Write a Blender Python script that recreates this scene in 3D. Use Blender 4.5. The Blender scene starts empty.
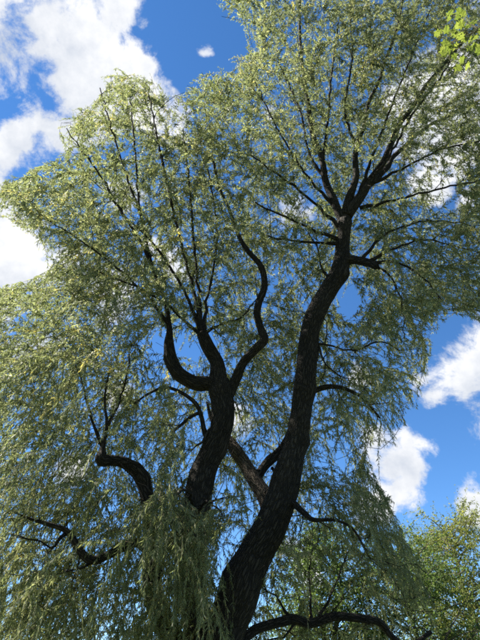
import bpy, math, random
import numpy as np
from mathutils import Vector, Matrix, noise as mnoise

random.seed(7)
RNG = np.random.default_rng(11)
sc = bpy.context.scene
COL = sc.collection
R = math.radians

# ------------------------------------------------------------------ camera
PITCH, VFOV, CAM = R(38.0), R(67.0), np.array([0.0, 0.0, 1.6])
cd = bpy.data.cameras.new('camera')
cd.sensor_fit = 'VERTICAL'
cd.angle = VFOV
cd.clip_end = 6000
cam = bpy.data.objects.new('camera', cd)
COL.objects.link(cam)
cam.location = CAM
cam.rotation_euler = (R(90) + PITCH, 0, 0)
sc.camera = cam

# ------------------------------------------------------------------ light
SUN_EL, SUN_AZ = R(52), R(-77)          # azimuth from +Y, clockwise
SUN_STR, SKY_STR = 5.0, 0.066
sv = Vector((math.sin(SUN_AZ) * math.cos(SUN_EL), math.cos(SUN_AZ) * math.cos(SUN_EL), math.sin(SUN_EL)))
sl = bpy.data.lights.new('sun', 'SUN')
sl.energy, sl.angle, sl.color = SUN_STR, R(0.53), (1.0, 0.93, 0.82)
so = bpy.data.objects.new('sun', sl)
COL.objects.link(so)
so.rotation_euler = (-sv).to_track_quat('-Z', 'Y').to_euler()
so.location = (-20, 10, 30)

sc.view_settings.view_transform = 'Standard'
sc.view_settings.look = 'None'
sc.view_settings.exposure = 2.05
sc.view_settings.gamma = 1.0
sc.view_settings.use_curve_mapping = False
sc.cycles.max_bounces = 8
sc.cycles.diffuse_bounces = 5
sc.cycles.glossy_bounces = 2
sc.cycles.transmission_bounces = 5
sc.cycles.filter_width = 1.9
sc.cycles.use_denoising = False
sc.cycles.use_adaptive_sampling = True
sc.cycles.adaptive_threshold = 0.01

# pixel (480 x 640 frame) helpers -------------------------------------------------
F = 320.0 / math.tan(VFOV / 2)
CP, SP = math.cos(PITCH), math.sin(PITCH)
def ray(px, py):
    dx, dy = (px - 240) / F, (320 - py) / F
    return np.array([dx, CP - dy * SP, SP + dy * CP])
def at(px, py, Y):
    d = ray(px, py)
    return CAM + d * (Y / d[1])
def project(P):
    q = P - CAM
    depth = q[..., 1] * CP + q[..., 2] * SP
    up = -q[..., 1] * SP + q[..., 2] * CP
    depth = np.maximum(depth, .05)
    return 240 + F * q[..., 0] / depth, 320 - F * up / depth, depth

# ------------------------------------------------------------------ sky with cumulus
world = bpy.data.worlds.new('World')
sc.world = world
world.use_nodes = True
nt = world.node_tree
nt.nodes.clear()
def N(tree, kind, **kw):
    n = tree.nodes.new(kind)
    for k, v in kw.items():
        setattr(n, k, v)
    return n
L = nt.links.new
def mth(tree, op, a, b=None, c=None, clamp=False):
    n = tree.nodes.new('ShaderNodeMath')
    n.operation = op
    n.use_clamp = clamp
    for i, v in enumerate((a, b, c)):
        if v is None:
            continue
        if isinstance(v, (int, float)):
            n.inputs[i].default_value = v
        else:
            tree.links.new(v, n.inputs[i])
    return n.outputs[0]

out = N(nt, 'ShaderNodeOutputWorld')
bg = N(nt, 'ShaderNodeBackground')
bg.inputs[1].default_value = SKY_STR
L(bg.outputs[0], out.inputs[0])
sky = N(nt, 'ShaderNodeTexSky', sky_type='NISHITA')
sky.sun_disc = False
sky.sun_elevation = SUN_EL
sky.sun_rotation = SUN_AZ
sky.altitude = 2500
sky.air_density = 1.0
sky.dust_density = 0.0
sky.ozone_density = 3.0
tc = N(nt, 'ShaderNodeTexCoord')
nrm = N(nt, 'ShaderNodeVectorMath', operation='NORMALIZE')
L(tc.outputs['Generated'], nrm.inputs[0])
def wnoise(scale, detail, rough, off=(0, 0, 0), dist=0.0):
    mp = N(nt, 'ShaderNodeMapping')
    mp.inputs['Location'].default_value = off
    L(nrm.outputs[0], mp.inputs[0])
    n = N(nt, 'ShaderNodeTexNoise')
    n.inputs['Scale'].default_value = scale
    n.inputs['Detail'].default_value = detail
    n.inputs['Roughness'].default_value = rough
    n.inputs['Distortion'].default_value = dist
    L(mp.outputs[0], n.inputs['Vector'])
    return n
# warp the direction a little so cloud outlines billow
wn = wnoise(5.0, 3, .55, (3, 1, 7))
ws = N(nt, 'ShaderNodeVectorMath', operation='MULTIPLY_ADD')
L(wn.outputs['Color'], ws.inputs[0])
ws.inputs[1].default_value = (.16, .16, .16)
ws.inputs[2].default_value = (-.08, -.08, -.08)
wd = N(nt, 'ShaderNodeVectorMath', operation='ADD')
L(nrm.outputs[0], wd.inputs[0])
L(ws.outputs[0], wd.inputs[1])
clouds = []
for px, py, r in [(48, 14, 48), (74, 44, 42), (86, 76, 40), (112, 72, 30), (132, 62, 22), (112, 2, 30), (128, 92, 30), (42, 112, 20), (32, 132, 22), (62, 118, 22),
                  (2, 150, 34), (-8, 190, 40), (8, 240, 50), (22, 272, 30), (150, 118, 24), (168, 124, 18), (120, 190, 22), (-70, 130, 80), (-60, 260, 90),
                  (206, 42, 9), (194, 66, 5), (390, 466, 36), (366, 452, 26), (406, 450, 22), (388, 500, 18),
                  (462, 380, 30), (488, 352, 42), (440, 398, 16), (482, 498, 24), (470, 512, 14), (432, 180, 24), (466, 200, 22),
                  (530, 420, 50), (350, 372, 16), (298, 560, 22), (40, 345, 24), (60, 270, 26), (262, 120, 14), (105, 300, 34), (300, 205, 26), (418, 118, 28), (175, 262, 26), (230, 420, 20), (60, 470, 24), (120, 400, 20)]:
    d = ray(px, py)
    d = d / np.linalg.norm(d)
    clouds.append((d, r / F / 1.12))
rr = random.Random(5)
for i in range(34):                       # the same broken cumulus goes on all round the sky
    az, el = rr.uniform(R(42), R(318)), rr.uniform(R(8), R(75))
    clouds.append((np.array([math.sin(az) * math.cos(el), math.cos(az) * math.cos(el), math.sin(el)]), rr.uniform(.07, .17)))
acc = None
for d, r in clouds:
    dn = N(nt, 'ShaderNodeVectorMath', operation='DISTANCE')
    L(wd.outputs[0], dn.inputs[0])
    dn.inputs[1].default_value = tuple(d)
    v = mth(nt, 'MULTIPLY_ADD', dn.outputs['Value'], -1.0 / r, 1.0)
    acc = v if acc is None else mth(nt, 'SMOOTH_MAX', acc, v, 0.35)
acc = mth(nt, 'MAXIMUM', acc, -.6)
n1 = wnoise(9.0, 10, .68, (1.3, .2, 4.1), .3)
n3 = wnoise(26.0, 8, .62, (4.4, 8.1, .3), .4)
f = mth(nt, 'ADD', mth(nt, 'MULTIPLY', acc, 1.0), mth(nt, 'MULTIPLY_ADD', n1.outputs['Fac'], 2.8, -1.4))
f = mth(nt, 'ADD', f, mth(nt, 'MULTIPLY_ADD', n3.outputs['Fac'], 1.1, -.55))
mr = N(nt, 'ShaderNodeMapRange', interpolation_type='SMOOTHSTEP')
mr.inputs['From Min'].default_value = -.16
mr.inputs['From Max'].default_value = .5
L(f, mr.inputs['Value'])
# cumulus: white crests, greyer where the cloud is deepest
n2 = wnoise(7.0, 7, .6, (7.7, 3.1, 2.4))
cr = N(nt, 'ShaderNodeValToRGB')
cr.color_ramp.elements[0].position, cr.color_ramp.elements[0].color = .30, (2.1, 2.35, 2.8, 1)
cr.color_ramp.elements[1].position, cr.color_ramp.elements[1].color = .62, (4.0, 4.02, 4.05, 1)
L(n2.outputs['Fac'], cr.inputs[0])
hs = N(nt, 'ShaderNodeHueSaturation')
hs.inputs['Saturation'].default_value = 1.2
hs.inputs['Value'].default_value = 0.9
L(sky.outputs[0], hs.inputs['Color'])
mx = N(nt, 'ShaderNodeMix', data_type='RGBA')
L(mr.outputs[0], mx.inputs[0])
L(hs.outputs[0], mx.inputs[6])
L(cr.outputs[0], mx.inputs[7])
L(mx.outputs[2], bg.inputs[0])

# ------------------------------------------------------------------ materials
def new_mat(name):
    m = bpy.data.materials.new(name)
    m.use_nodes = True
    t = m.node_tree
    t.nodes.clear()
    o = N(t, 'ShaderNodeOutputMaterial')
    return m, t, o

def leaf_material(name, stops, trans=.56, tgain=(1.24, 1.26, .84), rough=.55, spec=.3):
    m, t, o = new_mat(name)
    a = N(t, 'ShaderNodeAttribute', attribute_name='tint')
    r = N(t, 'ShaderNodeValToRGB')
    e = r.color_ramp.elements
    while len(e) < len(stops):
        e.new(.5)
    for el, (p, c) in zip(e, stops):
        el.position, el.color = p, (*c, 1)
    t.links.new(a.outputs['Fac'], r.inputs[0])
    p = N(t, 'ShaderNodeBsdfPrincipled')
    p.inputs['Roughness'].default_value = rough
    p.inputs['Specular IOR Level'].default_value = spec
    t.links.new(r.outputs[0], p.inputs['Base Color'])
    g = N(t, 'ShaderNodeMix', data_type='RGBA', blend_type='MULTIPLY')
    g.inputs[0].default_value = 1
    t.links.new(r.outputs[0], g.inputs[6])
    g.inputs[7].default_value = (*tgain, 1)
    tr = N(t, 'ShaderNodeBsdfTranslucent')
    t.links.new(g.outputs[2], tr.inputs[0])
    x = N(t, 'ShaderNodeMixShader')
    x.inputs[0].default_value = trans
    t.links.new(p.outputs[0], x.inputs[1])
    t.links.new(tr.outputs[0], x.inputs[2])
    t.links.new(x.outputs[0], o.inputs[0])
    return m

def bark_material(name, dark, mid, pale, scale=1.0, bump=.6):
    m, t, o = new_mat(name)
    a = N(t, 'ShaderNodeAttribute', attribute_name='bark_co')
    wn_ = N(t, 'ShaderNodeTexNoise')
    wn_.inputs['Scale'].default_value = 5 * scale
    wn_.inputs['Detail'].default_value = 3
    t.links.new(a.outputs['Vector'], wn_.inputs['Vector'])
    w = N(t, 'ShaderNodeVectorMath', operation='MULTIPLY_ADD')
    w.inputs[1].default_value = (.09, .09, .09)
    t.links.new(wn_.outputs['Color'], w.inputs[0])
    t.links.new(a.outputs['Vector'], w.inputs[2])
    v = N(t, 'ShaderNodeTexVoronoi', feature='DISTANCE_TO_EDGE')
    v.inputs['Scale'].default_value = 17 * scale
    t.links.new(w.outputs[0], v.inputs['Vector'])
    n = N(t, 'ShaderNodeTexNoise')
    n.inputs['Scale'].default_value = 40 * scale
    n.inputs['Detail'].default_value = 6
    n.inputs['Roughness'].default_value = .65
    t.links.new(w.outputs[0], n.inputs['Vector'])
    big = N(t, 'ShaderNodeTexNoise')
    big.inputs['Scale'].default_value = 2.2 * scale
    big.inputs['Detail'].default_value = 4
    t.links.new(a.outputs['Vector'], big.inputs['Vector'])
    ridge = mth(t, 'MULTIPLY', mth(t, 'MINIMUM', v.outputs['Distance'], .22), 4.5)
    h = mth(t, 'ADD', ridge, mth(t, 'MULTIPLY', n.outputs['Fac'], .55))
    r = N(t, 'ShaderNodeValToRGB')
    e = r.color_ramp.elements
    e.new(.5)
    for el, (p_, c) in zip(e, ((.25, dark), (.62, mid), (1.25 / 1.3, pale))):
        el.position, el.color = p_, (*c, 1)
    fac = mth(t, 'ADD', mth(t, 'MULTIPLY', h, .55), mth(t, 'MULTIPLY_ADD', big.outputs['Fac'], .9, -.32))
    t.links.new(fac, r.inputs[0])
    b = N(t, 'ShaderNodeBump')
    b.inputs['Strength'].default_value = bump
    b.inputs['Distance'].default_value = .035
    t.links.new(h, b.inputs['Height'])
    p = N(t, 'ShaderNodeBsdfPrincipled')
    p.inputs['Roughness'].default_value = .9
    p.inputs['Specular IOR Level'].default_value = .2
    t.links.new(r.outputs[0], p.inputs['Base Color'])
    t.links.new(b.outputs[0], p.inputs['Normal'])
    t.links.new(p.outputs[0], o.inputs[0])
    return m

M_LEAF = leaf_material('willow_leaf', ((0.0, (.075, .092, .045)), (.45, (.162, .186, .104)), (.8, (.25, .262, .170)), (1.0, (.34, .29, .10))))
M_TWIG = bark_material('willow_twig', (.06, .05, .028), (.11, .09, .045), (.15, .13, .06), 2.0, .2)
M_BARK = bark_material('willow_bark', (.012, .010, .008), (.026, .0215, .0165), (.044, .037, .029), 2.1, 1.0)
M_BARK_SUNLIT = bark_material('willow_bark_sunlit', (.018, .013, .009), (.06, .045, .031), (.13, .10, .07), 2.5, .8)  # paler bark for the mid limb: its sunlit patches painted into the colour
M_BGLEAF = leaf_material('locust_leaf', ((0, (.08, .10, .03)), (.5, (.15, .175, .05)), (1, (.22, .22, .07))))
M_BGLEAF2 = leaf_material('understorey_leaf', ((0, (.04, .07, .022)), (.5, (.08, .125, .036)), (1, (.14, .19, .06))))
M_MAPLE = leaf_material('maple_leaf', ((0, (.10, .145, .038)), (1, (.17, .21, .06))), .5, (1.35, 1.3, .75))
M_MBARK = bark_material('maple_bark', (.05, .045, .038), (.12, .105, .085), (.2, .18, .15), 1.3, .4)

# ------------------------------------------------------------------ mesh helpers
def empty(name, loc, label, cat, group=None):
    o = bpy.data.objects.new(name, None)
    o.empty_display_size = .3
    COL.objects.link(o)
    o.location = tuple(loc)
    o['label'], o['category'] = label, cat
    if group:
        o['group'] = group
    return o

def mesh_obj(name, V, T, mat, parent=None, attrs=None, smooth=False, origin=None):
    """V (n,3) world coordinates, T (m,3|4) indices"""
    org = np.array(parent.location) if parent is not None else (np.zeros(3) if origin is None else np.array(origin))
    if parent is not None and parent.parent is not None:
        org = org + np.array(parent.parent.location)
    V = np.asarray(V, np.float32) - org.astype(np.float32)
    T = np.asarray(T, np.int32)
    me = bpy.data.meshes.new(name)
    k = T.shape[1]
    me.vertices.add(len(V))
    me.vertices.foreach_set('co', V.ravel())
    me.loops.add(T.size)
    me.loops.foreach_set('vertex_index', T.ravel())
    me.polygons.add(len(T))
    me.polygons.foreach_set('loop_start', np.arange(0, T.size, k, dtype=np.int32))
    if smooth:
        me.polygons.foreach_set('use_smooth', np.ones(len(T), bool))
    for an, (dom, typ, data) in (attrs or {}).items():
        a = me.attributes.new(an, typ, dom)
        a.data.foreach_set('vector' if typ == 'FLOAT_VECTOR' else 'value', np.asarray(data, np.float32).ravel())
    me.update(calc_edges=True)
    me.materials.append(mat)
    o = bpy.data.objects.new(name, me)
    COL.objects.link(o)
    o.parent = parent
    if parent is None and origin is not None:
        o.location = tuple(origin)
    return o

def catmull(P, n_per):
    P = np.asarray(P, float)
    if len(P) == 2:
        t = np.linspace(0, 1, n_per + 1)[:, None]
        return P[0] * (1 - t) + P[1] * t
    Q = np.vstack([2 * P[0] - P[1], P, 2 * P[-1] - P[-2]])
    outp = []
    for i in range(1, len(Q) - 2):
        p0, p1, p2, p3 = Q[i - 1], Q[i], Q[i + 1], Q[i + 2]
        for s in range(n_per):
            t = s / n_per
            outp.append(.5 * (2 * p1 + (p2 - p0) * t + (2 * p0 - 5 * p1 + 4 * p2 - p3) * t * t + (3 * p1 - p0 - 3 * p2 + p3) * t ** 3))
    outp.append(Q[-2])
    return np.array(outp)

def resample(P, step):
    """P columns x,y,z,(r); arc-length resample"""
    d = np.linalg.norm(np.diff(P[:, :3], axis=0), axis=1)
    s = np.concatenate([[0], np.cumsum(d)])
    n = max(2, int(s[-1] / step) + 1)
    u = np.linspace(0, s[-1], n)
    return np.stack([np.interp(u, s, P[:, c]) for c in range(P.shape[1])], 1), u

def tube(P, rad, sides, rough=0.0, seed=0, knots=()):
    """tube round polyline P; returns V, quads, bark coordinate"""
    P = np.asarray(P, float)
    n = len(P)
    T = np.gradient(P, axis=0)
    T /= np.linalg.norm(T, axis=1)[:, None] + 1e-9
    ref = np.array([0., 0, 1]) if abs(T[0, 2]) < .8 else np.array([0., 1, 0])
    A = np.zeros_like(P)
    a = np.cross(T[0], ref)
    a /= np.linalg.norm(a)
    for i in range(n):
        a = a - T[i] * a.dot(T[i])
        a /= np.linalg.norm(a) + 1e-9
        A[i] = a
    B = np.cross(T, A)
    th = np.linspace(0, 2 * math.pi, sides, endpoint=False)
    ct, st = np.cos(th), np.sin(th)
    s = np.concatenate([[0], np.cumsum(np.linalg.norm(np.diff(P, axis=0), axis=1))])
    rr_ = np.repeat(np.asarray(rad)[:, None], sides, 1)
    bc = np.stack([ct[None] * rr_, st[None] * rr_, np.repeat(s[:, None] * .16, sides, 1)], 2)
    bc = bc + seed * 3.17
    if rough > 0:
        flat = bc.reshape(-1, 3)
        k = np.array([mnoise.noise(Vector((x * 4.2, y * 4.2, z * 5.0))) * .6 + mnoise.noise(Vector((x * 11, y * 11, z * 9 + 5))) * .28
                      + (.5 - abs(mnoise.noise(Vector((x * 26, y * 26, z * 16))))) * .22 for x, y, z in flat]).reshape(n, sides)
        rr_ = rr_ * (1 + rough * k)
    for (kc, kr, kh) in knots:           # burls and branch scars
        pt = P[:, None] + (A[:, None] * ct[None, :, None] + B[:, None] * st[None, :, None]) * rr_[..., None]
        dd = np.linalg.norm(pt - np.asarray(kc), axis=2)
        rr_ = rr_ + kh * np.exp(-(dd / kr) ** 2)
    V = P[:, None] + (A[:, None] * ct[None, :, None] + B[:, None] * st[None, :, None]) * rr_[..., None]
    i = np.arange(n - 1)[:, None] * sides
    j = np.arange(sides)[None]
    j2 = (j + 1) % sides
    Q = np.stack([i + j, i + j2, i + sides + j2, i + sides + j], 2).reshape(-1, 4)
    V = V.reshape(-1, 3)
    # close the tip and the foot
    c0, c1 = len(V), len(V) + 1
    V = np.vstack([V, P[:1] - T[:1] * rad[0] * .3, P[-1:] + T[-1:] * rad[-1] * .6])
    bcf = np.vstack([bc.reshape(-1, 3), bc[0].mean(0), bc[-1].mean(0)])
    jj = np.arange(0, sides, 2)
    e = (n - 1) * sides
    if sides % 2 == 0:
        cap0 = np.stack([np.full(len(jj), c0), (jj + 2) % sides, (jj + 1) % sides, jj], 1)
        cap1 = np.stack([np.full(len(jj), c1), e + jj, e + (jj + 1) % sides, e + (jj + 2) % sides], 1)
        Q = np.vstack([Q, cap0, cap1])
    return V, Q, bcf

# many thin tubes at once: P (S,K,3), rad (S,K)
def tubes_many(P, rad, sides=3):
    S, K, _ = P.shape
    T = np.gradient(P, axis=1)
    T /= np.linalg.norm(T, axis=2, keepdims=True) + 1e-9
    ref = np.array([.31, .86, .41])
    A = np.cross(T, ref)
    A /= np.linalg.norm(A, axis=2, keepdims=True) + 1e-9
    B = np.cross(T, A)
    th = np.linspace(0, 2 * math.pi, sides, endpoint=False)
    V = P[:, :, None] + (A[:, :, None] * np.cos(th)[None, None, :, None] + B[:, :, None] * np.sin(th)[None, None, :, None]) * rad[:, :, None, None]
    base = (np.arange(S) * K * sides)[:, None, None] + (np.arange(K - 1) * sides)[None, :, None]
    j = np.arange(sides)[None, None]
    j2 = (j + 1) % sides
    Q = np.stack([base + j, base + j2, base + sides + j2, base + sides + j], 3).reshape(-1, 4)
    return V.reshape(-1, 3), Q

def norm(v):
    return v / (np.linalg.norm(v, axis=-1, keepdims=True) + 1e-9)

def strands(start, direc, length, droop, K, wob=.12):
    """S hanging shoots: (S,K,3) polylines that leave along direc and bend down"""
    S = len(start)
    P = np.zeros((S, K, 3))
    P[:, 0] = start
    d = norm(direc)
    step = (length / (K - 1))[:, None]
    sway = RNG.normal(0, 1, (S, 3)) * .05
    for k in range(1, K):
        g = droop[:, None] * (.35 + .9 * k / K)
        d = norm(d + np.array([0, 0, -1.]) * g + sway + RNG.normal(0, wob, (S, 3)) * .5)
        P[:, k] = P[:, k - 1] + d * step
    return P

def leaves_on(P, length, spacing, llen, lwid, hang, t0=.04, tint_s=None, spread=1.0):
    """leaf blades along strands. returns V(4n,3), tris(2n,3), tint per tri"""
    S, K, _ = P.shape
    n = np.maximum(3, (length / spacing).astype(int))
    sid = np.repeat(np.arange(S), n)
    first = np.concatenate([[0], np.cumsum(n)[:-1]])
    idx = np.arange(len(sid)) - first[sid]
    t = t0 + (1 - t0) * (idx + RNG.uniform(0, 1, len(sid))) / n[sid]
    ph = RNG.uniform(0, 6.28, S)
    fq = RNG.uniform(6, 16, S)
    full = .5 + .5 * np.sin(ph[sid] + fq[sid] * t) + RNG.normal(0, .35, len(sid))
    keep_ = full > .12
    sid, t, full = sid[keep_], t[keep_], full[keep_]
    x = np.clip(t, 0, .9999) * (K - 1)
    i = x.astype(int)
    fr = (x - i)[:, None]
    a, b = P[sid, i], P[sid, i + 1]
    pos = a * (1 - fr) + b * fr
    tan = norm(b - a)
    side = norm(np.cross(tan, RNG.normal(0, 1, (len(sid), 3))))
    size = RNG.uniform(.45, 1.2, len(sid)) * (.75 + .3 * np.clip(full, 0, 1)) * RNG.uniform(.8, 1.2, S)[sid] * np.clip(1.25 - .7 * t, .5, 1)
    d = norm(tan * RNG.uniform(.3, 1.0, (len(sid), 1)) + side * RNG.uniform(.2, 1.3, (len(sid), 1)) * spread + np.array([0, 0, -1.]) * hang[sid][:, None] * RNG.uniform(.3, 1.5, (len(sid), 1)))
    w = norm(np.cross(d, RNG.normal(0, 1, (len(sid), 3)) + np.array([0, 0, .8])))
    nn = norm(np.cross(d, w))
    llen = np.broadcast_to(llen, S)[sid]
    lwid = np.broadcast_to(lwid, S)[sid]
    ll = (llen * size)[:, None]
    hw = (lwid * .5 * size * RNG.uniform(.8, 1.2, len(sid)))[:, None]
    mid = pos + d * ll * .42
    V = np.stack([pos, mid + w * hw + nn * hw * .35, pos + d * ll - nn * ll * .06 + np.array([0, 0, -1.]) * ll * .12, mid - w * hw + nn * hw * .35], 1)
    q = np.arange(len(sid))[:, None] * 4
    tri = np.concatenate([q + np.array([[0, 1, 2]]), q + np.array([[0, 2, 3]])], 1).reshape(-1, 3)
    ts = tint_s[sid] if tint_s is not None else .4
    tint = np.clip(ts + RNG.normal(0, .16, len(sid)), 0, 1)
    return V.reshape(-1, 3), tri, np.repeat(tint, 2)

# ------------------------------------------------------------------ ground
def make_ground():
    n = 60
    g = np.linspace(-1, 1, n)
    g = np.sign(g) * np.abs(g) ** 2.2 * 3000
    X, Y = np.meshgrid(g, g)
    Z = np.array([[mnoise.noise(Vector((x * .05, y * .05, 0))) * .12 for x in g] for y in g])
    V = np.stack([X, Y, Z], 2).reshape(-1, 3)
    i = (np.arange(n - 1)[:, None] * n + np.arange(n - 1)[None]).reshape(-1)
    Q = np.stack([i, i + 1, i + n + 1, i + n], 1)
    m, t, o = new_mat('grass_ground')
    tcn = N(t, 'ShaderNodeTexCoord')
    a = N(t, 'ShaderNodeTexNoise')
    a.inputs['Scale'].default_value = 1.4
    a.inputs['Detail'].default_value = 9
    t.links.new(tcn.outputs['Object'], a.inputs['Vector'])
    r = N(t, 'ShaderNodeValToRGB')
    r.color_ramp.elements[0].position, r.color_ramp.elements[0].color = .35, (.045, .07, .02, 1)
    r.color_ramp.elements[1].position, r.color_ramp.elements[1].color = .65, (.10, .12, .04, 1)
    t.links.new(a.outputs['Fac'], r.inputs[0])
    p = N(t, 'ShaderNodeBsdfPrincipled')
    p.inputs['Roughness'].default_value = .9
    t.links.new(r.outputs[0], p.inputs['Base Color'])
    t.links.new(p.outputs[0], o.inputs[0])
    ob = mesh_obj('ground', V, Q, m, smooth=True)
    ob['kind'] = 'structure'
make_ground()

# ------------------------------------------------------------------ the willow
# limbs traced as (px, py, distance, width in px); each point becomes a place in the world with its own depth
LIMBS = {
 'trunk': [(196, 735, 8.0, 56), (205, 690, 8.0, 48), (214, 660, 8.0, 43), (227, 625, 8.0, 38), (241, 590, 7.98, 35), (254, 560, 7.96, 32), (267, 528, 7.93, 29), (281, 495, 7.9, 27),
           (293, 455, 7.86, 23), (299, 425, 7.83, 21.5), (304, 385, 7.8, 20.5), (309, 345, 7.75, 19.5), (312, 322, 7.72, 18.5), (319, 303, 7.7, 18.5), (329, 287, 7.66, 19),
           (338, 272, 7.62, 18.5), (341, 256, 7.58, 15), (342, 240, 7.52, 13), (345, 222, 7.45, 13)],
 'left_stem': [(205, 735, 8.2, 40), (203, 690, 8.15, 34), (200, 640, 8.1, 30), (196, 600, 8.05, 28), (192, 560, 8.0, 27), (192, 525, 7.97, 26.5), (199, 494, 7.94, 26), (209, 463, 7.9, 24), (220, 425, 7.86, 21.5), (223, 400, 7.83, 21), (219, 376, 7.8, 17),
           (217, 362, 7.78, 14), (208, 347, 7.75, 13), (202, 335, 7.72, 11)],
 'arm_left': [(221, 393, 7.83, 13), (209, 384, 7.78, 14), (194, 383, 7.72, 14), (180, 374, 7.68, 13.5), (171, 361, 7.64, 13), (168, 345, 7.6, 10), (169, 328, 7.5, 5.5), (165, 300, 7.4, 3.8), (152, 268, 7.25, 3.2), (138, 238, 7.05, 2.6), (118, 205, 6.8, 2)],
 'arm_right': [(228, 398, 7.83, 10), (235, 381, 7.78, 10), (243, 363, 7.72, 9.5), (255, 349, 7.66, 9.5), (262, 341, 7.6, 9.5), (260, 330, 7.56, 7.5), (258, 315, 7.5, 7), (261, 300, 7.43, 7), (265, 285, 7.36, 6.5), (260, 268, 7.28, 6), (247, 249, 7.18, 5), (236, 226, 7.05, 3.8), (222, 195, 6.85, 3), (212, 155, 6.6, 2)],
 'mid_limb': [(270, 520, 7.98, 17), (266, 498, 8.1, 16), (256, 482, 8.2, 15), (242, 460, 8.35, 13), (230, 444, 8.5, 11.5), (219, 430, 8.8, 7), (211, 416, 9.0, 4), (207, 402, 9.2, 2.2)],
 'crossing_limb': [(256, 482, 8.2, 9), (265, 465, 8.25, 9), (283, 447, 8.3, 9), (297, 424, 8.3, 8), (305, 398, 8.25, 7), (318, 388, 8.2, 5.5), (338, 387, 8.2, 4.5), (362, 398, 8.3, 3), (380, 418, 8.4, 2)],
 'back_stem': [(196, 720, 8.3, 34), (176, 660, 8.35, 24), (160, 610, 8.35, 20), (152, 560, 8.3, 18), (149, 515, 8.25, 15.5), (147, 492, 8.2, 14), (142, 476, 8.1, 15), (133, 468, 8.0, 13.5), (122, 462, 7.9, 11.5), (108, 460, 7.8, 10.5), (100, 459, 7.75, 10), (102, 446, 7.7, 5), (107, 425, 7.6, 3), (105, 395, 7.5, 2.2), (112, 360, 7.3, 1.4)],
 'low_arm': [(153, 556, 8.3, 10), (140, 543, 8.1, 9), (125, 546, 7.9, 9), (108, 555, 7.75, 8.5), (91, 562, 7.6, 9), (78, 551, 7.5, 8), (66, 533, 7.4, 6), (46, 524, 7.3, 4.5), (28, 518, 7.2, 2.6), (14, 512, 7.1, 1.6)],
 'low_limb': [(225, 655, 8.2, 14), (245, 640, 8.5, 10), (262, 628, 8.7, 9), (290, 618, 8.9, 9), (309, 624, 9.0, 8.5), (335, 618, 9.1, 8), (360, 619, 9.2, 7.5), (380, 622, 9.3, 7), (392, 636, 9.4, 6), (408, 645, 9.5, 5), (430, 632, 9.6, 4)],
 'right_branch': [(286, 494, 7.9, 8), (297, 506, 7.75, 6.5), (306, 515, 7.65, 6), (314, 520, 7.6, 5), (335, 520, 7.5, 3), (352, 528, 7.4, 2.4), (366, 550, 7.3, 1.8)],
 'stub_limb': [(340, 262, 7.58, 9), (352, 258, 7.5, 8.5), (362, 259, 7.42, 8), (370, 262, 7.36, 8), (376, 267, 7.3, 7)],
 'small_loop': [(213, 452, 7.86, 5), (205, 433, 7.8, 5), (202, 418, 7.75, 4.5), (196, 404, 7.7, 4), (182, 392, 7.6, 3.6), (166, 387, 7.5, 3.2), (150, 393, 7.4, 2.5), (134, 404, 7.3, 1.8)],
 'small_fork': [(201, 412, 7.74, 4), (192, 416, 7.7, 3.6), (180, 426, 7.6, 3), (172, 433, 7.55, 2)],
 'crown_left': [(344, 226, 7.46, 9), (337, 208, 7.38, 8), (328, 185, 7.25, 7), (322, 164, 7.1, 6), (312, 130, 6.85, 5), (306, 90, 6.55, 4), (300, 40, 6.1, 3), (300, -10, 5.6, 2)],
 'crown_mid': [(345, 222, 7.45, 10), (349, 200, 7.3, 9), (354, 180, 7.1, 7), (357, 150, 6.9, 5), (368, 110, 6.6, 4), (382, 70, 6.2, 3.2), (398, 25, 5.7, 2.5), (405, -20, 5.3, 2)],
 'crown_right': [(347, 216, 7.4, 11), (357, 202, 7.3, 9.5), (368, 185, 7.18, 8), (385, 160, 7.0, 6.5), (398, 128, 6.75, 5), (420, 95, 6.45, 4), (445, 62, 6.1, 3), (475, 30, 5.7, 2.2)],
 'crown_far': [(346, 220, 7.5, 9), (352, 205, 7.6, 8), (362, 192, 7.75, 7), (383, 172, 8.0, 5.5), (410, 140, 8.1, 4), (440, 120, 8.2, 3), (480, 100, 8.2, 2)],
}
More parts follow.
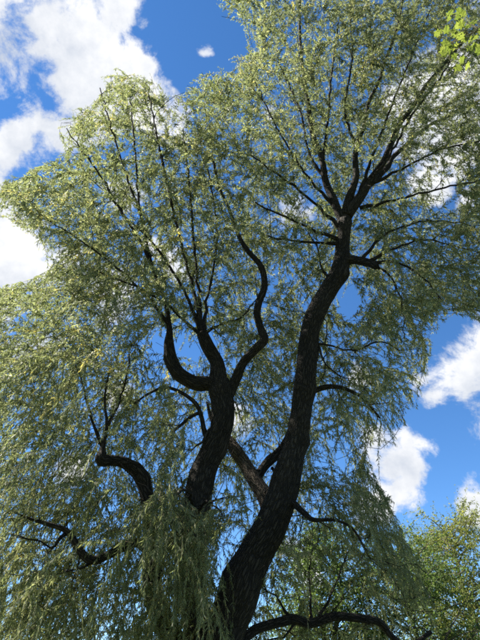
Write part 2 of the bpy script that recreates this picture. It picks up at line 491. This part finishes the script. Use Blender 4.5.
# thinner branches seen fanning out of the forks
FANS = [
 [(202, 335, 7.72, 6), (192, 308, 7.6, 4.2), (172, 270, 7.4, 3.4), (150, 240, 7.2, 2.8), (122, 214, 6.95, 2)],
 [(202, 335, 7.72, 6), (196, 300, 7.6, 4.2), (184, 255, 7.4, 3.4), (172, 205, 7.1, 2.8), (160, 150, 6.8, 2)],
 [(202, 335, 7.72, 5), (199, 295, 7.65, 4), (194, 245, 7.5, 3.2), (190, 190, 7.3, 2.6), (183, 130, 7.0, 1.8)],
 [(203, 335, 7.72, 5), (207, 300, 7.7, 3.5), (214, 265, 7.6, 3), (217, 225, 7.4, 2.2), (208, 170, 7.1, 1.6)],
 [(202, 337, 7.72, 5), (186, 322, 7.5, 3.4), (160, 300, 7.2, 2.8), (130, 284, 6.9, 2.2), (98, 272, 6.6, 1.6)],
 [(203, 335, 7.72, 4.5), (218, 325, 7.7, 3), (240, 318, 7.6, 2.2), (256, 300, 7.9, 1.6)],
 [(169, 325, 7.5, 4), (150, 300, 7.2, 3), (120, 270, 6.9, 2.4), (80, 240, 6.5, 1.8), (40, 215, 6.2, 1.2)],
 [(152, 268, 7.25, 3.6), (140, 210, 7.0, 3), (135, 150, 6.6, 2.2), (130, 95, 6.3, 1.5)],
 [(150, 240, 7.2, 3), (128, 180, 6.9, 2.6), (112, 130, 6.5, 2), (100, 88, 6.2, 1.4)],
 [(172, 205, 7.1, 3), (160, 150, 6.8, 2.4), (152, 110, 6.5, 1.8), (146, 82, 6.3, 1.3)],
 [(122, 214, 6.95, 3), (100, 175, 6.6, 2.4), (80, 148, 6.3, 1.8), (66, 128, 6.1, 1.3)],
 [(102, 446, 7.7, 4), (90, 415, 7.5, 3), (80, 375, 7.2, 2.2), (60, 340, 6.9, 1.6)],
 [(108, 425, 7.6, 4), (122, 395, 7.7, 2.6), (130, 355, 7.9, 2)],
 [(342, 244, 7.55, 5.5), (322, 243, 7.4, 3.4), (295, 241, 7.2, 2.8), (266, 236, 7.0, 1.8)],
 [(342, 240, 7.52, 5.5), (318, 232, 7.4, 3.6), (288, 218, 7.1, 2.8), (256, 204, 6.8, 1.8)],
 [(343, 232, 7.5, 5.5), (322, 210, 7.3, 3.8), (292, 185, 7.0, 2.8), (252, 156, 6.6, 1.8)],
 [(338, 210, 7.4, 4.5), (312, 182, 7.2, 3), (290, 150, 6.9, 2.4), (268, 110, 6.5, 1.8), (250, 70, 6.1, 1.4)],
 [(328, 185, 7.25, 4.5), (308, 150, 7.1, 3), (300, 110, 6.9, 2.4), (278, 62, 6.4, 1.8)],
 [(322, 164, 7.1, 4), (328, 120, 6.8, 3), (332, 70, 6.4, 2.2), (340, 15, 5.9, 1.5)],
 [(357, 150, 6.9, 3.5), (345, 110, 6.6, 2.6), (352, 60, 6.2, 2), (350, 10, 5.8, 1.4)],
 [(368, 185, 7.18, 4.5), (390, 155, 6.8, 3.2), (412, 115, 6.4, 2.6), (440, 78, 6.0, 2), (462, 40, 5.6, 1.4)],
 [(357, 200, 7.3, 4.5), (375, 150, 6.8, 3.2), (392, 105, 6.5, 2.6), (412, 55, 6.0, 2), (430, 10, 5.6, 1.4)],
 [(368, 186, 7.2, 4.5), (400, 170, 6.9, 3), (440, 150, 6.6, 2.4), (485, 140, 6.3, 1.6)],
 [(360, 208, 7.3, 4.5), (395, 200, 7.1, 3), (435, 190, 6.9, 2.4), (490, 178, 6.6, 1.6)],
 [(370, 261, 7.36, 4.5), (395, 248, 7.2, 3), (425, 240, 7.0, 2.4), (470, 250, 6.8, 1.6)],
 [(373, 263, 7.36, 4.5), (395, 262, 7.2, 3), (420, 275, 7.1, 2.2), (442, 300, 7.0, 1.4)],
 [(362, 259, 7.42, 4), (385, 235, 7.4, 3), (420, 222, 7.3, 2.4), (460, 222, 7.2, 1.6)],
 [(374, 264, 7.34, 3.5), (392, 278, 7.3, 2.4), (402, 305, 7.3, 1.8), (405, 340, 7.3, 1.2)],
 [(312, 345, 7.75, 5), (322, 344, 7.7, 3), (355, 350, 7.6, 2.4), (380, 341, 7.5, 2), (398, 350, 7.4, 1.4)],
 [(318, 345, 7.7, 3), (326, 365, 7.6, 2), (345, 378, 7.5, 1.4)],
 [(334, 280, 7.6, 4), (322, 270, 7.5, 2.4), (318, 250, 7.3, 2), (308, 232, 7.2, 1.4)],
 [(66, 533, 7.4, 4), (52, 548, 7.2, 2.6), (38, 540, 7.0, 2), (10, 535, 6.8, 1.4)],
 [(91, 562, 7.6, 3), (70, 572, 7.3, 2.2), (40, 575, 7.0, 1.5)],
 [(309, 624, 9.0, 4), (311, 600, 9.2, 2.6), (309, 570, 9.5, 2), (313, 545, 9.7, 1.3)],
 [(292, 619, 8.9, 4), (278, 600, 8.8, 2.4), (268, 592, 8.7, 1.8), (262, 586, 8.6, 1.2)],
 [(318, 621, 9.0, 4), (333, 590, 9.2, 2.4), (343, 565, 9.4, 2), (352, 545, 9.5, 1.3)],
 [(300, 622, 9.0, 3), (282, 636, 8.8, 2.4), (262, 642, 8.6, 2)],
 [(195, 518, 7.95, 6), (191, 497, 7.3, 4), (183, 490, 6.6, 3), (168, 500, 6.0, 1.8)],
 [(195, 520, 7.95, 5), (201, 506, 7.2, 3.5), (212, 502, 6.5, 2.5), (222, 516, 6.1, 1.6)],
 [(150, 530, 8.27, 5), (152, 505, 7.3, 3.5), (157, 496, 6.5, 2.5), (150, 502, 6.0, 1.6)],
 [(194, 540, 7.97, 5), (188, 530, 7.2, 3.5), (178, 532, 6.5, 2.5), (172, 545, 6.0, 1.6)],
 [(222, 418, 7.86, 4), (196, 446, 7.6, 2.4), (192, 450, 7.6, 1.5)],
 [(272, 468, 8.27, 3.5), (276, 476, 8.1, 3.5), (271, 486, 8.0, 2.6), (263, 492, 7.95, 1.8)],
]

def px_path(pts):
    rows = []
    for px, py, Y, w in pts:
        p = at(px, py, Y)
        d = (p[1] - CAM[1]) * CP + (p[2] - CAM[2]) * SP
        rows.append([*p, w * .5 * d / F])
    return np.array(rows)

base = at(205, 735, 8.1)
base[2] = 0
willow = empty('willow_tree', base, 'big old weeping willow with several dark furrowed stems leaning upward and feathery hanging foliage', 'tree')

NODES, NRAD, NLEN, NTAN = [], [], [], []     # skeleton nodes for attaching branches
def add_nodes(P, r, depth0=0.0):
    T = norm(np.gradient(P, axis=0))
    s = np.concatenate([[0], np.cumsum(np.linalg.norm(np.diff(P, axis=0), axis=1))])
    for k in range(len(P)):
        NODES.append(P[k]); NRAD.append(r[k]); NLEN.append(depth0 + s[k]); NTAN.append(T[k])

GUARD = []        # limb centre lines that stay in view: px, py, half width px, distance
names = {'trunk': 'trunk', 'left_stem': 'stem', 'back_stem': 'stem'}
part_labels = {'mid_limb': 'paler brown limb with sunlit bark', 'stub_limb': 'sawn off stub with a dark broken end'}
for key, pts in LIMBS.items():
    raw = px_path(pts)
    sm = catmull(raw, 8)
    rmax = raw[:, 3].max()
    rs, u = resample(sm, max(.03, rmax * .16))
    P, r = rs[:, :3], rs[:, 3].copy()
    if key in ('trunk', 'left_stem', 'back_stem'):           # carry the foot down to the ground with a root flare
        foot = P[0]
        n = 14
        e = np.array([foot[0] + (base[0] - foot[0]) * .3 + {'trunk': .12, 'left_stem': -.05, 'back_stem': -.5}[key] * .3, foot[1], -.15])
        t = np.linspace(0, 1, n, endpoint=False)[:, None]
        ext = e * (1 - t) + foot * t
        P = np.vstack([ext, P])
        r = np.concatenate([r[0] * (1 + .7 * (1 - t[:, 0]) ** 2), r])
    kn = []
    if key == 'trunk':
        kn = [(at(351, 274, 7.5), .16, .07), (at(334, 262, 7.45), .12, .04), (at(303, 335, 7.55), .14, .05), (at(309, 425, 7.7), .1, .035),
              (at(275, 505, 7.8), .2, .05), (at(296, 470, 7.7), .1, .03), (at(250, 590, 7.75), .2, .05)]
    if key == 'left_stem':
        kn = [(at(214, 390, 7.7), .16, .06), (at(229, 385, 7.7), .14, .05), (at(211, 420, 7.7), .08, .03)]
    if key == 'back_stem':
        kn = [(at(150, 476, 8.05), .12, .07), (at(100, 459, 7.65), .12, .05)]
    kr_ = random.Random(len(pts) * 31 + len(key))
    pos_ = kr_.uniform(.2, .5)
    arc = np.concatenate([[0], np.cumsum(np.linalg.norm(np.diff(P, axis=0), axis=1))])
    while pos_ < arc[-1]:
        i_ = int(np.searchsorted(arc, pos_))
        dv_ = norm(np.array([kr_.gauss(0, 1) for _ in range(3)]))
        kn.append((P[i_] + dv_ * r[i_], r[i_] * kr_.uniform(.6, 1.1), r[i_] * kr_.uniform(.1, .34)))
        pos_ += kr_.uniform(.3, .8)
    sides = int(np.clip(rmax * 150, 10, 60)) // 2 * 2
    # wander a little so nothing runs dead straight
    wob = np.array([[mnoise.noise(Vector((len(key) * 7.1 + c * 13, q * 1.9, 0))) for c in range(3)] for q in np.arange(len(P)) * max(.03, rmax * .16) * .6])
    P = P + wob * np.minimum(r, .07)[:, None] * 1.0
    V, Q, bc = tube(P, r, sides, .22 if rmax > .08 else .3, seed=len(key), knots=kn)
    o = mesh_obj(names.get(key, 'limb'), V, Q, M_BARK_SUNLIT if key == 'mid_limb' else M_BARK, willow, {'bark_co': ('POINT', 'FLOAT_VECTOR', bc)}, True)
    if key in part_labels:
        o['label'] = part_labels[key]
    keep = r > 0
    st = max(1, int(.25 / max(.03, rmax * .16)))
    lo = P[:, 2] > 2.6
    add_nodes(P[lo][::st], r[lo][::st])
    X, Yp, D = project(P)
    for k in range(0, len(P), 2):
        if r[k] * F / D[k] > 2.2 and Yp[k] > 158:
            GUARD.append((X[k], Yp[k], r[k] * F / D[k], D[k]))
GUARD = np.array(GUARD)
THIN = []

BR = []        # (P, r0, r1)
for pts in FANS:
    raw = px_path(pts)
    raw[1:, 3] *= .78
    rs, u = resample(catmull(raw, 6), .12)
    P = rs[:, :3] + np.array([[mnoise.noise(Vector((c * 9 + pts[1][0], q * .5, pts[1][1]))) for c in range(3)] for q in range(len(rs))]) * .05
    add_nodes(P[2:], rs[2:, 3], .5)
    BR.append([P, rs[:, 3], True])
    X, Yp, D = project(P)
    THIN += [(X[k], Yp[k], .3, D[k]) for k in range(len(P)) if Yp[k] < 480]

# crown outline in the picture plane (polygon), with gaps of open sky
OUTL = np.array([(212, -110), (214, -30), (216, 14), (238, 24), (252, 34), (240, 52), (222, 60), (205, 74), (188, 82), (178, 94), (168, 98), (160, 82), (150, 68), (128, 74), (116, 68), (96, 72), (104, 96), (84, 104), (60, 116), (56, 134), (66, 150), (34, 166), (2, 178), (-18, 198), (4, 222), (30, 236),
                 (38, 252), (56, 262), (40, 276), (16, 284), (-10, 286), (-40, 280), (-52, 420), (-50, 760), (420, 760), (440, 660), (440, 610), (428, 572), (408, 545), (396, 505), (372, 470), (360, 458), (372, 450), (396, 450), (406, 428), (418, 408), (428, 385), (432, 352),
                 (440, 330), (452, 312), (480, 322), (520, 350), (580, 330), (580, -110)], float)
def inside(x, y, poly=OUTL):
    x, y = np.asarray(x, float), np.asarray(y, float)
    res = np.zeros(x.shape, bool)
    j = len(poly) - 1
    for i in range(len(poly)):
        xi, yi = poly[i]; xj, yj = poly[j]
        c = ((yi > y) != (yj > y)) & (x < (xj - xi) * (y - yi) / (yj - yi + 1e-9) + xi)
        res ^= c
        j = i
    return res
HOLES = [(160, 352, 14, 18, .9), (186, 352, 10, 18, .8), (190, 402, 16, 8, .75), (352, 300, 12, 34, .85), (385, 355, 14, 14, .7), (150, 372, 10, 10, .6), (140, 436, 12, 8, .5),
         (222, 545, 12, 30, .8), (205, 470, 8, 10, .4), (268, 446, 10, 14, .7), (322, 480, 8, 30, .5), (392, 415, 14, 14, .5), (340, 455, 14, 20, .5), (330, 540, 24, 20, .5), (300, 575, 30, 24, .6),
         (340, 600, 26, 20, .75), (390, 590, 14, 20, .2), (110, 350, 10, 10, .5), (60, 465, 12, 16, .4), (130, 520, 14, 12, .6), (100, 525, 10, 12, .5), (432, 170, 30, 16, .55), (440, 200, 30, 12, .45),
         (275, 90, 8, 10, .3), (170, 120, 10, 16, .6), (285, 270, 10, 12, .5), (320, 150, 0, 0, 0), (20, 320, 16, 10, .4), (30, 390, 14, 8, .5), (85, 500, 12, 10, .5), (270, 440, 8, 12, .5), (240, 40, 10, 8, .6), (245, 600, 0, 0, 0), (450, 260, 16, 10, .4), (420, 250, 14, 10, .3)]
def hole(x, y):
    v = np.zeros(np.shape(x))
    for hx, hy, rx, ry, a in HOLES:
        if rx:
            v = np.maximum(v, a * np.exp(-((x - hx) / rx) ** 2 - ((y - hy) / ry) ** 2))
    return v

YS = ([-110, 0, 100, 200, 320, 450, 560, 760], [2.6, 4.0, 5.0, 5.8, 6.0, 6.2, 6.6, 7.0], [4.6, 6.8, 8.8, 10.2, 11.2, 11.2, 10.6, 10.4])
def depth_range(py):
    return np.interp(py, YS[0], YS[1]), np.interp(py, YS[0], YS[2])

ENDS = []
CELL = 21
for cx in range(-120, 580, CELL):
    for cy in range(-105, 650, CELL):
        edge = cx < -20 or cx > 490 or cy < -20
        nl = 2 if edge else int(np.interp(cy, [-20, 120, 300, 440, 520], [5.4, 5.8, 5.6, 4.4, 3.1]) + random.random() * .8)
        for lay in range(nl):
            if edge and random.random() < .35:
                continue
            x, y = cx + random.uniform(0, CELL), cy + random.uniform(0, CELL)
            if not inside(np.array([x]), np.array([y]))[0]:
                continue
            if random.random() < hole(np.array([x]), np.array([y]))[0]:
                continue
            a, b = depth_range(y)
            Y = a + (b - a) * (lay + random.random()) / nl
            p = at(x, y, Y)
            if p[2] < 2.2:
                continue
            ENDS.append(p)
ENDS = np.array(ENDS)
nodes0 = np.array(NODES)
dmin = np.array([np.min(np.linalg.norm(nodes0 - e, axis=1)) for e in ENDS])
ENDS = ENDS[np.argsort(dmin)]
NB = 90000
buf = np.zeros((NB, 3)); bl = np.zeros(NB); bt = np.zeros((NB, 3)); brd = np.zeros(NB)
cnt = len(NODES)
buf[:cnt] = NODES; bl[:cnt] = NLEN; bt[:cnt] = NTAN; brd[:cnt] = NRAD
SPROUT = []           # (point, tangent, weight) places that carry leafy shoots
for e in ENDS:
    dv = e - buf[:cnt]
    dist = np.linalg.norm(dv, axis=1)
    below = dv[:, 2] / (dist + 1e-6)
    turn = np.einsum('ij,ij->i', dv, bt[:cnt]) / (dist + 1e-6)
    cost = dist * (1.25 - .2 * turn - .15 * below) + .22 * bl[:cnt]
    k = int(np.argmin(cost))
    if dist[k] < .15 or dist[k] > 5.5:
        continue
    L0 = dist[k]
    a = buf[k]
    t0 = norm(bt[k] * .55 + (e - a) / L0 * .8 + np.array([0, 0, .25]))
    out_h = norm(np.array([e[0] - a[0], e[1] - a[1], 0]) + 1e-6)
    t1 = norm(out_h * .7 + np.array([0, 0, -.45 if e[2] < 8 else -.05]) + (e - a) / L0 * .5)
    n = max(4, int(L0 / .16))
    t = np.linspace(0, 1, n)[:, None]
    b0, b1, b2, b3 = a, a + t0 * L0 * .4, e - t1 * L0 * .35, e
    P = (1 - t) ** 3 * b0 + 3 * (1 - t) ** 2 * t * b1 + 3 * (1 - t) * t * t * b2 + t ** 3 * b3
    jit = np.cumsum(RNG.normal(0, .016, (n, 3)), axis=0)
    P = P + jit * np.sin(np.linspace(0, math.pi, n))[:, None] * 1.6 + 0
    bx_, by_, _d = project(P)
    if (~inside(bx_, by_)).mean() > .25:
        continue
    r0 = min(brd[k] * .75, .007 + .0065 * L0)
    r = np.linspace(r0, .004, n)
    BR.append([P, r, False])
    T = norm(np.gradient(P, axis=0))
    m = n - 1
    buf[cnt:cnt + m] = P[1:]; bt[cnt:cnt + m] = T[1:]; brd[cnt:cnt + m] = r[1:]
    bl[cnt:cnt + m] = bl[k] + np.linspace(0, L0, n)[1:]
    cnt += m
    ns = int(np.clip(5 + L0 * 7.6, 7, 28))
    for q in range(ns):
        f_ = 1 - (1 - .22) * random.random() ** 1.3 if q else 1.0
        i = min(n - 1, int(f_ * (n - 1)))
        SPROUT.append((P[i], T[i]))
for P, r, fan in BR[:len(FANS)]:
    T = norm(np.gradient(P, axis=0))
    for i in range(int(len(P) * .45), len(P)):
        if random.random() < .8:
            SPROUT.append((P[i], T[i]))
            
# shoots
THIN = np.array(THIN)
S0 = np.array([s[0] for s in SPROUT]); ST = np.array([s[1] for s in SPROUT])
px_, py_, dd_ = project(S0)
hgt = S0[:, 2]
low = np.clip((9.5 - hgt) / 5.0, 0, 1)                       # low branches weep, the top spreads
length = RNG.uniform(.5, 1.0, len(S0)) + low * RNG.uniform(.1, 1.25, len(S0))
droop = .05 + RNG.uniform(.0, .16, len(S0)) + low * .30
rnd = norm(RNG.normal(0, 1, S0.shape))
radial = norm(np.stack([S0[:, 0] - base[0], S0[:, 1] - base[1], np.zeros(len(S0))], 1))
dirs = norm(ST * .75 + rnd * .75 + radial * .25 + np.array([0, 0, .12]))
K = 9
SP_ = strands(S0, dirs, length, droop, K)
# keep the outline, the gaps and the limbs in view
clump = np.array([mnoise.noise(Vector(p * .85)) + .85 * mnoise.noise(Vector(p * 2.0 + 9)) for p in S0 + RNG.normal(0, .08, S0.shape)])
ok = RNG.random(len(S0)) < np.clip(.80 + 2.5 * clump, .05, 1)
for k, thr in ((4, 1.0), (8, 1.0)):
    X, Y_, D = project(SP_[:, k])
    ok &= inside(X, Y_)
    ok &= RNG.random(len(S0)) > hole(X, Y_)
for k in range(0, 2 * K - 1):
    X, Y_, D = project(SP_[:, k // 2] if k % 2 == 0 else (SP_[:, k // 2] + SP_[:, k // 2 + 1]) / 2)
    for c0 in range(0, len(X), 4000):
        sl_ = slice(c0, c0 + 4000)
        dx = X[sl_, None] - GUARD[None, :, 0]; dy = Y_[sl_, None] - GUARD[None, :, 1]
        nt_ = np.hypot(X[sl_, None] - THIN[None, :, 0], Y_[sl_, None] - THIN[None, :, 1]) < 2.2
        thin_hit = (nt_ & (D[sl_, None] < THIN[None, :, 3])).any(1)
        ok[sl_] &= ~(thin_hit & (RNG.random(len(thin_hit)) < .17))
        near = (np.hypot(dx, dy) < GUARD[None, :, 2] + 1.5) & (D[sl_, None] < GUARD[None, :, 3] + .1)
        hit = near.any(1)
        veil = (Y_[sl_] > 495) & (X[sl_] < 236) & (X[sl_] > 142)      # the curtain that hangs before the lower stems
        ok[sl_] &= ~(hit & ~veil & (RNG.random(len(hit)) < .97))
ok &= SP_[:, -1, 2] > .9
SP_, length, droop, low = SP_[ok], length[ok], droop[ok], low[ok]

# the front curtain over the lower left stems
CURT = [b[0] for b, f_ in zip(BR, FANS) if f_[-1][2] <= 6.15 and 140 < f_[-1][0] < 230 and f_[0][1] > 500]
def curtain(n, l0, l1):
    st = []
    for _ in range(n):
        b_ = random.choice(CURT)
        st.append(b_[random.randrange(len(b_) // 3, len(b_))] + RNG.normal(0, .26, 3) * np.array([1.3, 1, .8]))
    st = np.array(st)
    ln = RNG.uniform(l0, l1, n)
    return strands(st, RNG.normal(0, .6, (n, 3)) + np.array([0, -.1, .1]), ln, RNG.uniform(.22, .5, n), K), ln
cs, cl = curtain(400, .4, 1.3)
X, Y_, D = project(cs[:, -1])
okc = ((X < 212 + np.clip((560 - Y_) * .25, 0, 22))) & (RNG.random(len(X)) > hole(X, Y_))
for k in range(K):
    X, Y_, D = project(cs[:, k])
    dx = X[:, None] - GUARD[None, :, 0]; dy = Y_[:, None] - GUARD[None, :, 1]
    hit = ((np.hypot(dx, dy) < GUARD[None, :, 2] + 1) & (GUARD[None, :, 1] < 492)).any(1)
    okc &= ~hit
cs, cl = cs[okc], cl[okc]
SP_ = np.concatenate([SP_, cs]); length = np.concatenate([length, cl]); low = np.concatenate([low, np.ones(len(cl))])

print('shoots', len(SP_), 'branches', len(BR), 'ends', len(ENDS))
lown = np.array([mnoise.noise(Vector(p * .55 + 31)) for p in SP_[:, 0]])
tint_s = np.clip(.40 + .28 * lown + RNG.normal(0, .13, len(SP_)) + np.where(RNG.random(len(SP_)) < .03, .45, 0), 0, 1)
V, T_, tint = leaves_on(SP_, length, .0096, .104 - .014 * low, .0255 - .008 * low, .25 + .55 * low, tint_s=tint_s)
print('leaves', len(T_) // 2)
o = mesh_obj('crown', V, T_, M_LEAF, willow, {'tint': ('FACE', 'FLOAT', tint)})
o['kind'] = 'stuff'
rad = np.linspace(.0035, .0012, 5)[None].repeat(len(SP_), 0)
V, Q = tubes_many(SP_[:, ::2], rad, 3)
o = mesh_obj('twigs', V, Q, M_TWIG, willow, {'bark_co': ('POINT', 'FLOAT_VECTOR', V)})
o['kind'] = 'stuff'

# the 260 stoutest branches are parts of their own, the rest is fine twigging
order = sorted(range(len(BR)), key=lambda i: -(BR[i][1].mean() * len(BR[i][0])))
big = set(order[:260])
VV, QQ, BB, off = [], [], [], 0
for i, (P, r, fan) in enumerate(BR):
    sides = 8 if (i in big and r[0] > .02) else (6 if i in big else 4)
    V, Q, bc = tube(P, r, sides, .15 if i in big else 0, seed=i % 17)
    if i in big:
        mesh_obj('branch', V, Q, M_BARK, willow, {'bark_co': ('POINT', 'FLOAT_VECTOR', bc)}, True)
    else:
        VV.append(V); QQ.append(Q + off); BB.append(bc); off += len(V)
o = mesh_obj('fine_branches', np.vstack(VV), np.vstack(QQ), M_BARK, willow, {'bark_co': ('POINT', 'FLOAT_VECTOR', np.vstack(BB))}, True)
o['kind'] = 'stuff'

# ------------------------------------------------------------------ trees standing behind, lower right
def back_tree(name, label, foot, height, spread, mat, seed, nbranch, leaf, spacing, droop_, crown_lo=.3, lean=(0, 0), stems=1):
    global RNG
    rs_ = random.Random(seed)
    foot = np.array([foot[0], foot[1], 0.0])
    t = empty(name, foot, label, 'tree', 'trees behind the willow')
    nodes, tans = [], []
    for s in range(stems):
        pts = []
        ox = (s - (stems - 1) / 2) * .35
        for k in range(9):
            f_ = k / 8
            pts.append([foot[0] + ox * (.3 + 2.2 * f_) + lean[0] * f_ + rs_.uniform(-.14, .14) * (k > 0), foot[1] + lean[1] * f_ + rs_.uniform(-.2, .2) * (k > 0), -.1 + height * .9 * f_, height * .018 * (1.25 - 1.1 * f_)])
        P, _ = resample(catmull(np.array(pts), 6), .15)
        V, Q, bc = tube(P[:, :3], P[:, 3], 12, .2, seed)
        mesh_obj('trunk', V, Q, M_MBARK, t, {'bark_co': ('POINT', 'FLOAT_VECTOR', bc)}, True)
        up = P[:, 2] > height * crown_lo
        nodes += list(P[up][:, :3])
    S_, D_, = [], []
    VV, QQ, BB, off = [], [], [], 0
    for b in range(nbranch):
        a = nodes[rs_.randrange(len(nodes))]
        f_ = (a[2] / height - crown_lo) / (1 - crown_lo)
        az = rs_.uniform(0, 2 * math.pi)
        ln = spread * (1.05 - .65 * f_) * rs_.uniform(.6, 1.15)
        d0 = np.array([math.cos(az), math.sin(az), rs_.uniform(.2, .9)])
        n = 10
        P = [a]
        d = norm(d0)
        for k in range(n - 1):
            d = norm(d + np.array([rs_.gauss(0, .12), rs_.gauss(0, .12), rs_.gauss(-.02, .1)]))
            P.append(P[-1] + d * ln / (n - 1))
        P = np.array(P)
        r = np.linspace(.012 + .009 * ln, .004, n)
        V, Q, bc = tube(P, r, 6, .15, b)
        if b < 60:
            mesh_obj('branch', V, Q, M_MBARK, t, {'bark_co': ('POINT', 'FLOAT_VECTOR', bc)}, True)
        else:
            VV.append(V); QQ.append(Q + off); BB.append(bc); off += len(V)
        for k in range(3, n):
            for q in range(3):
                S_.append(P[k] + np.array([rs_.gauss(0, .05) for _ in range(3)]))
                D_.append(norm(d + np.array([rs_.gauss(0, .8) for _ in range(3)])))
    if VV:
        ob = mesh_obj('fine_branches', np.vstack(VV), np.vstack(QQ), M_MBARK, t, {'bark_co': ('POINT', 'FLOAT_VECTOR', np.vstack(BB))}, True)
        ob['kind'] = 'stuff'
    S_, D_ = np.array(S_), np.array(D_)
    ln = RNG.uniform(.3, .75, len(S_))
    st = strands(S_, D_, ln, np.full(len(S_), droop_), 5)
    ts = np.clip(.45 + RNG.normal(0, .2, len(S_)), 0, 1)
    V, T_, tint = leaves_on(st, ln, spacing, leaf[0], leaf[1], np.full(len(S_), .3), tint_s=ts)
    ob = mesh_obj('crown', V, T_, mat, t, {'tint': ('FACE', 'FLOAT', tint)})
    ob['kind'] = 'stuff'
    return t
def gp(px, py, Y):
    p = at(px, py, Y)
    return p[0], p[1], p[2]
x, y, z = gp(440, 508, 17)
back_tree('locust_tree', 'airy yellow-green tree against the sky at the lower right edge', (x, y), z, 2.5, M_BGLEAF, 3, 150, (.09, .045), .026, .06, .25)
x, y, z = gp(510, 500, 19)
back_tree('locust_tree', 'yellow-green tree cut off by the frame beside the airy one', (x, y), z, 2.4, M_BGLEAF, 8, 90, (.09, .045), .030, .06, .25)
x, y, z = gp(318, 520, 15)
back_tree('understorey_tree', 'slender bright green tree with thin stems seen behind the low willow limb', (x, y), z, 1.9, M_BGLEAF2, 5, 140, (.08, .05), .026, .08, .25, stems=2)
x, y, z = gp(398, 535, 14.5)
back_tree('understorey_tree', 'darker green bushy tree between the willow and the airy yellow-green tree', (x, y), z, 2.5, M_BGLEAF2, 12, 150, (.075, .045), .034, .12, .2)

# ------------------------------------------------------------------ maple twig reaching in at the top right
def maple():
    foot = np.array([5.6, .2, 0.0])
    t = empty('maple_tree', foot, 'bright green maple branch with star shaped leaves reaching in at the top right corner', 'tree')
    tip = at(448, 40, 2.4)
    P, _ = resample(catmull(np.array([[5.6, .2, -.1, .2], [5.55, .25, 2.5, .16], [5.6, .3, 5, .13], [5.5, .2, 7.5, .1], [5.6, .3, 9.5, .05]]), 8), .1)
    V, Q, bc = tube(P[:, :3], P[:, 3], 20, .15, 3)
    mesh_obj('trunk', V, Q, M_MBARK, t, {'bark_co': ('POINT', 'FLOAT_VECTOR', bc)}, True)
    a = np.array([5.55, .28, 6.2])
    mid = a * .45 + tip * .55 + np.array([.1, .1, .35])
    P, _ = resample(catmull(np.array([[*a, .035], [*mid, .018], [*(tip + np.array([.25, .0, .12])), .008], [*(tip + np.array([-.05, .05, -.05])), .004]]), 8), .06)
    V, Q, bc = tube(P[:, :3], P[:, 3], 8, .1, 4)
    mesh_obj('branch', V, Q, M_MBARK, t, {'bark_co': ('POINT', 'FLOAT_VECTOR', bc)}, True)
    # one palmate blade, shared
    def blade(var):
        rg = random.Random(var)
        ang = [-180, -150, -128, -118, -95, -72, -62, -58, -40, -24, -14, -6, 0]
        rad_ = [.06, .30, .52, .34, .40, .78, .56, .42, .62, .66, .88, .72, 1.08]
        ang = ang + [-q for q in ang[-2:0:-1]]
        rad_ = rad_ + rad_[-2:0:-1]
        vs = [(0, 0, 0)]
        for a_, r_ in zip(ang, rad_):
            r_ *= rg.uniform(.92, 1.08)
            x_, y_ = math.sin(R(a_)) * r_, math.cos(R(a_)) * r_
            vs.append((x_ * .075, y_ * .075 + .02, (-.22 * (x_ * x_ + y_ * y_) + rg.uniform(-.04, .04)) * .075))
        n = len(ang)
        tri = [(0, 1 + (i + 1) % n, 1 + i) for i in range(n)]
        # petiole
        b0 = len(vs)
        for (yy, w) in ((.016, .0012), (-.05, .0012)):
            vs += [(-w, yy, .0), (w, yy, .0), (0, yy, .0018)]
        for i in range(3):
            j = (i + 1) % 3
            tri += [(b0 + i, b0 + j, b0 + 3 + j), (b0 + i, b0 + 3 + j, b0 + 3 + i)]
        me = bpy.data.meshes.new('maple_leaf')
        me.from_pydata(vs, [], tri)
        at_ = me.attributes.new('tint', 'FLOAT', 'FACE')
        at_.data.foreach_set('value', np.full(len(tri), rg.uniform(.1, .9), np.float32))
        me.materials.append(M_MAPLE)
        return me
    blades = [blade(q) for q in range(5)]
    rg = random.Random(21)
    spots = [(447, 18), (456, 22), (452, 30), (463, 28), (470, 24), (446, 34), (455, 38), (464, 37), (472, 36), (441, 44), (449, 46), (458, 46), (467, 47), (475, 45), (453, 54), (462, 56), (455, 66), (444, 50), (478, 30), (476, 54), (460, 14), (469, 62)]
    spots += [(438 + rg.random() * 42, 14 + rg.random() * 46) for _ in range(18)]
    tw_v, tw_q, off = [], [], 0
    for i, (px, py) in enumerate(spots):
        p = at(px, py, 2.4 + rg.uniform(-.14, .14))
        k = int(np.argmin(np.linalg.norm(P[:, :3] - p, axis=1)))
        k = max(0, k - 2)
        q0 = P[k, :3]
        ob = bpy.data.objects.new('leaf', blades[i % 5])
        COL.objects.link(ob)
        ob.parent = t
        ob.location = tuple(p - foot)
        s = rg.uniform(.75, 1.15)
        ob.scale = (s, s, s)
        ob.rotation_euler = (rg.uniform(-.6, .6), rg.uniform(-.6, .6), rg.uniform(0, 6.28))
        m = ob.rotation_euler.to_matrix() @ Vector((0, -.05 * s, 0))
        e = p + np.array(m)
        tt = np.linspace(0, 1, 5)[:, None]
        path = q0 * (1 - tt) + e * tt + np.sin(tt * math.pi) * np.array([0, 0, .03])
        V, Q, bc = tube(path, np.linspace(.0025, .0013, 5), 4, 0, i)
        mesh_obj('twig', V, Q, M_TWIG, t, {'bark_co': ('POINT', 'FLOAT_VECTOR', bc)})
maple()
